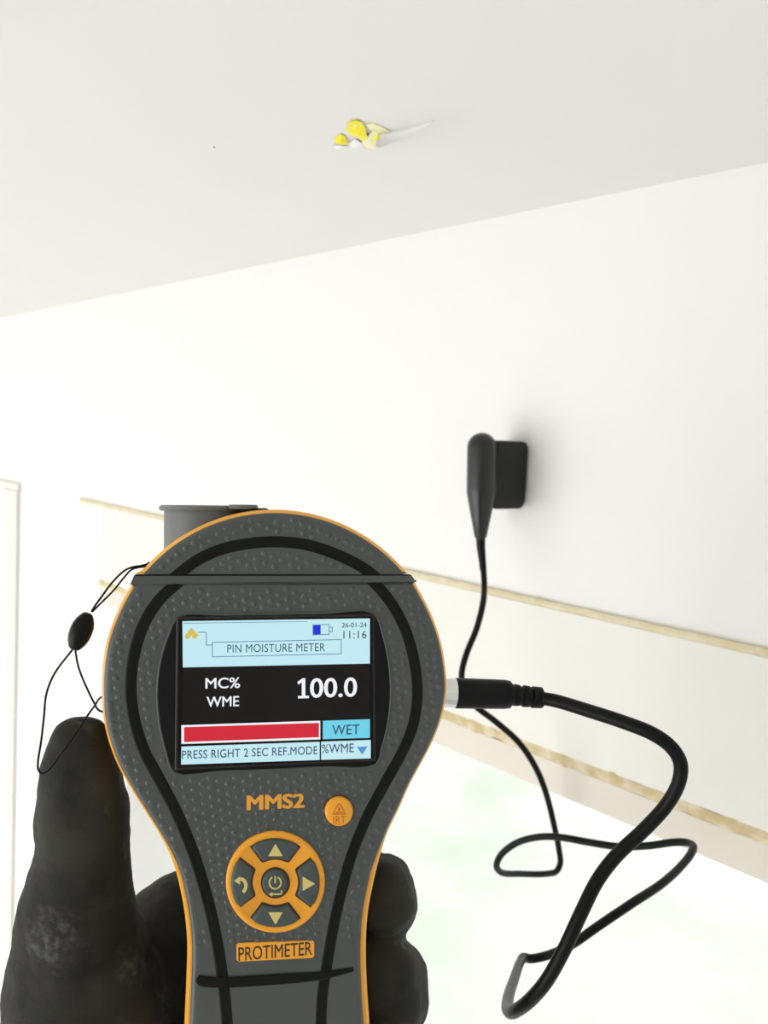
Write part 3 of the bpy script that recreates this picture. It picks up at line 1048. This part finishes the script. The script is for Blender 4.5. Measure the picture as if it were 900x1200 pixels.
cord('cord', [(176, 660, -7), (172, 662.5, -5), (158, 664, -4), (147, 668, -4), (132, 682, -4), (120, 698, -4), (112, 709, -4), (107, 717, -4)], 0.00030)
cord('cord', [(176, 661, -7), (171, 663.5, -5), (155, 667, -4), (146, 676, -3.5), (133, 692, -4), (119, 706, -4.2), (108, 717, -4)], 0.00030)
tube('cord_knot', [SP(175, 659.5, -6), SP(172, 662.5, -4.6), SP(160, 664.5, -4)], [0.0004, 0.0006, 0.0004], CABLE, strap, 8)
cord('cord_loop', [(86, 760, -4), (78, 770, -4), (68, 783, -4), (60, 797, -3.5), (54, 815, -3), (51.5, 840, -2), (48, 870, 0), (44.5, 893, 2), (45, 902, 3), (49, 906.5, 3.5), (57, 902, 3.5), (70, 885, 3.2),
                   (90, 858, 2.0), (103, 838, 0), (111, 827, -5), (119, 817, -12), (130, 815, -13.5), (134, 825, -14), (127, 834, -13.5), (117, 833, -12), (110, 823, -8), (104, 811, -6), (96, 793, -5), (91, 778, -4.5), (88, 760, -4)], 0.00030)
b0, b1 = SP(103.5, 718.5, -4), SP(86.5, 761, -4)
bl = (b1 - b0)
prof = [(0.0, 0.30), (0.02, 0.42), (0.08, 0.58), (0.2, 0.82), (0.35, 0.97), (0.5, 1.0), (0.65, 0.97), (0.8, 0.84), (0.92, 0.62), (0.98, 0.46), (1.0, 0.34)]
tube('bead', [b0 + bl * t for t, k in prof], [k * 12.6 * 0.2475 * mm for t, k in prof], BLACKG, strap, 28)

# ------------------------------------------------------------------ gloved hand
def ball(bm, c, r, sub=3):
    bmesh.ops.create_icosphere(bm, subdivisions=sub, radius=r, matrix=Matrix.Translation(c))


def chain(bm, pts):
    """pts: (u, v, dz_mm, radius_px)"""
    Q = [(M(u, v, dz * mm), r * (-cam_face(u, v, dz * mm).z) / F) for u, v, dz, r in pts]
    for (a, ra), (b_, rb) in zip(Q[:-1], Q[1:]):
        L = (b_ - a).length
        n = max(2, int(L / (min(ra, rb) * 0.22)))
        for i in range(n):
            t = i / n
            ball(bm, a.lerp(b_, t), ra + (rb - ra) * t)
    ball(bm, *Q[-1])


bm = bmesh.new()
# thumb, from tip to the heel of the hand
chain(bm, [(93, 870, -13, 30), (97, 885, -14, 38), (94, 915, -16, 47), (96, 950, -18, 53), (97, 1000, -21, 55), (92, 1050, -24, 63), (90, 1100, -26, 72), (95, 1160, -29, 88), (112, 1220, -32, 104), (150, 1300, -38, 118), (175, 1380, -40, 122)])
chain(bm, [(86, 866, -13, 27), (101, 868, -13, 28), (100, 885, -14, 34)])
chain(bm, [(86, 866, -13, 27), (90, 900, -15, 42)])
# palm behind the handle
chain(bm, [(150, 1300, -45, 110), (190, 1180, -62, 78), (205, 1100, -66, 68), (225, 1080, -68, 60)])
chain(bm, [(220, 1330, -66, 105), (300, 1330, -74, 90), (340, 1400, -72, 90)])
chain(bm, [(205, 1110, -64, 64), (300, 1130, -80, 56), (320, 1250, -80, 70), (340, 1380, -76, 75)])
# four fingers curling round the right-hand side
chain(bm, [(215, 1085, -66, 62), (300, 1058, -74, 50), (390, 1048, -66, 46), (440, 1046, -49, 46), (450, 1046, -38, 40), (449, 1037, -30, 35), (448, 1040, -22, 33)])
chain(bm, [(440, 1050, -49, 46), (454, 1058, -38, 38), (456, 1063, -30, 35), (453, 1062, -22, 33)])
chain(bm, [(230, 1190, -70, 60), (310, 1165, -80, 54), (400, 1160, -70, 52), (445, 1158, -50, 54), (455, 1146, -38, 47), (451, 1139, -30, 44), (448, 1138, -22, 42)])
chain(bm, [(445, 1164, -50, 54), (459, 1170, -38, 44), (462, 1172, -30, 41), (458, 1174, -22, 38)])
chain(bm, [(240, 1300, -74, 58), (320, 1275, -80, 52), (400, 1270, -68, 50), (446, 1270, -50, 50), (460, 1272, -36, 42), (458, 1275, -26, 38)])
chain(bm, [(260, 1390, -72, 54), (330, 1375, -78, 46), (400, 1368, -66, 43), (440, 1366, -48, 42), (443, 1368, -36, 40), (440, 1370, -27, 36)])
# wrist and forearm, running down out of the frame
chain(bm, [(200, 1350, -48, 120), (250, 1450, -52, 118), (262, 1560, -40, 112), (270, 1760, -8, 120), (280, 2000, 30, 125)])
me = bpy.data.meshes.new('hand_raw')
bm.to_mesh(me); bm.free()
tmp = bpy.data.objects.new('hand_raw', me)
COL.objects.link(tmp)
rm = tmp.modifiers.new('r', 'REMESH'); rm.mode = 'VOXEL'; rm.voxel_size = 0.0012
sm = tmp.modifiers.new('s', 'SMOOTH'); sm.factor = 0.5; sm.iterations = 14
tx = bpy.data.textures.new('glove_creases', 'CLOUDS'); tx.noise_scale = 0.022; tx.noise_depth = 3
dm = tmp.modifiers.new('d', 'DISPLACE'); dm.texture = tx; dm.strength = 0.0030; dm.mid_level = 0.5
tx2 = bpy.data.textures.new('glove_fine', 'CLOUDS'); tx2.noise_scale = 0.006; tx2.noise_depth = 2
dm2 = tmp.modifiers.new('d2', 'DISPLACE'); dm2.texture = tx2; dm2.strength = 0.0007; dm2.mid_level = 0.5
dg = bpy.context.evaluated_depsgraph_get()
hme = bpy.data.meshes.new_from_object(tmp.evaluated_get(dg))
bpy.data.objects.remove(tmp)
wrist = M(250, 1500, -50 * mm)
hand_m = M_WORLD @ Matrix.Translation(wrist)
hme.transform(Matrix.Translation(-wrist))
hme.materials.clear()
person = empty('person', hand_m)
tag(person, 'left hand in a dark grey work glove gripping the moisture meter from behind', 'person')
link_mesh('gloved_hand', hme, GLOVE, person, True)
person['pose'] = 'palm towards camera, thumb upright along the left edge, fingertips wrapping the right edge'

# ------------------------------------------------------------------ flaking patch on the ceiling
YEL = mat('yellow_exposed_plaster', (0.95, 0.82, 0.012), 0.8, bump=(400, 0.5, 0.001), vary=(170.0, (0.95, 0.87, 0.20), 0.45, 0.65))
PALEY = mat('pale_yellow_crumb', (0.93, 0.90, 0.55), 0.8)
FLAP = mat('white_paint_flake', (0.92, 0.915, 0.895), 0.7)
pc = on_plane(425, 160, 2, CEIL_Z)
patch = empty('peeling_paint_patch', Matrix.Translation(pc))
tag(patch, 'flaking bright yellow patch with a white curled paint flake on the ceiling', 'paint patch')


def CL(u, v, drop=0.0):
    return on_plane(u, v, 2, CEIL_Z - drop * mm) - pc


def shard(name, px, material, thick=0.6, seed=0):
    """crumpled flake: outline with per-point drop below the ceiling"""
    bm = bmesh.new()
    top = [bm.verts.new(CL(*p)) for p in px]
    c = sum((v.co for v in top), Vector()) / len(top)
    rnd = random.Random(seed)
    cen = bm.verts.new(c + Vector((0, 0, -rnd.uniform(0.2, 1.2) * mm)))
    lo = [bm.verts.new(v.co + Vector((0, 0, thick * mm)) + (c - v.co) * 0.15) for v in top]
    cl = bm.verts.new(c + Vector((0, 0, thick * mm)))
    n = len(top)
    for i in range(n):
        j = (i + 1) % n
        bm.faces.new((top[i], top[j], cen))
        bm.faces.new((lo[j], lo[i], cl))
        bm.faces.new((top[i], lo[i], lo[j], top[j]))
    return bm_obj(name, bm, material, patch)


shard('yellow_flake', ((405, 152, .5), (409, 144, .8), (416, 141, 1.0), (424, 143, .8), (428, 150, 1.0), (431, 163, 1.6), (424, 165, 1.2), (417, 160, .6), (410, 157, .4)), YEL, 0.6, 1)
shard('yellow_flake', ((392, 166, .8), (394, 160, .6), (400, 157, .7), (405, 160, .7), (408, 169, 1.2), (402, 170, .6), (396, 169, .5)), YEL, 0.6, 2)
shard('yellow_flake', ((424, 164, 1.2), (431, 160, 1.6), (437, 152, 1.0), (447, 156, .7), (443, 164, 1.2), (438, 175, 1.5), (430, 173, 1.0), (424, 169, .7)), PALEY, 0.6, 3)
shard('yellow_flake', ((428, 146, 0.4), (437, 144, 0.4), (446, 148, 0.4), (460, 155, 0.4), (444, 157, 0.6), (436, 153, 0.5)), PALEY, 0.35, 4)
shard('yellow_flake', ((437, 162, 1.4), (443, 157, 1.3), (446, 160, 1.3), (441, 166, 1.5)), YEL, 0.5, 9)
shard('white_flake', ((389, 171, .8), (398, 170, 1.0), (408, 172, .8), (400, 175, .6), (393, 174, 0.5)), FLAP, 0.4, 5)
shard('white_flake', ((409, 168, .6), (416, 163, .9), (425, 168, 1.0), (428, 174, .8), (418, 175, 0.5), (411, 173, 0.5)), FLAP, 0.4, 6)
# long curled flake, torn loose at its left end and hanging a few millimetres at its tip
bm = bmesh.new()
rows = []
for i in range(13):
    t = i / 12
    ut = 440 + 69 * t; vt = 158 - 17.5 * t + 3.0 * math.sin(math.pi * t)
    ub = 443 + 66 * t; vb = 174 - 31.5 * t + 2.5 * math.sin(math.pi * t)
    dr = 0.6 + 12.0 * t ** 0.9
    row = []
    for k in range(4):
        q = k / 3
        row.append(bm.verts.new(CL(ut + (ub - ut) * q, vt + (vb - vt) * q, dr * (0.85 + 0.15 * q) + 0.5 * math.sin(math.pi * q))))
    rows.append(row)
for a, b_ in zip(rows[:-1], rows[1:]):
    for k in range(3):
        bm.faces.new((a[k], a[k + 1], b_[k + 1], b_[k]))
r = bmesh.ops.solidify(bm, geom=bm.faces[:], thickness=0.0003)
bm_obj('curled_flake', bm, FLAP, patch, angle=60)
# tiny speck on the ceiling
sk = on_plane(251, 172, 2, CEIL_Z)
bm = bmesh.new()
bmesh.ops.create_icosphere(bm, subdivisions=2, radius=0.0007, matrix=Matrix.Diagonal((1, 1, 0.5, 1)))
s_ = bm_obj('ceiling_speck', bm, mat('speck_grey', (0.25, 0.24, 0.22), 0.8))
s_.location = sk + Vector((0, 0, -0.0002))
tag(s_, 'tiny grey speck on the ceiling left of the yellow patch', 'speck')
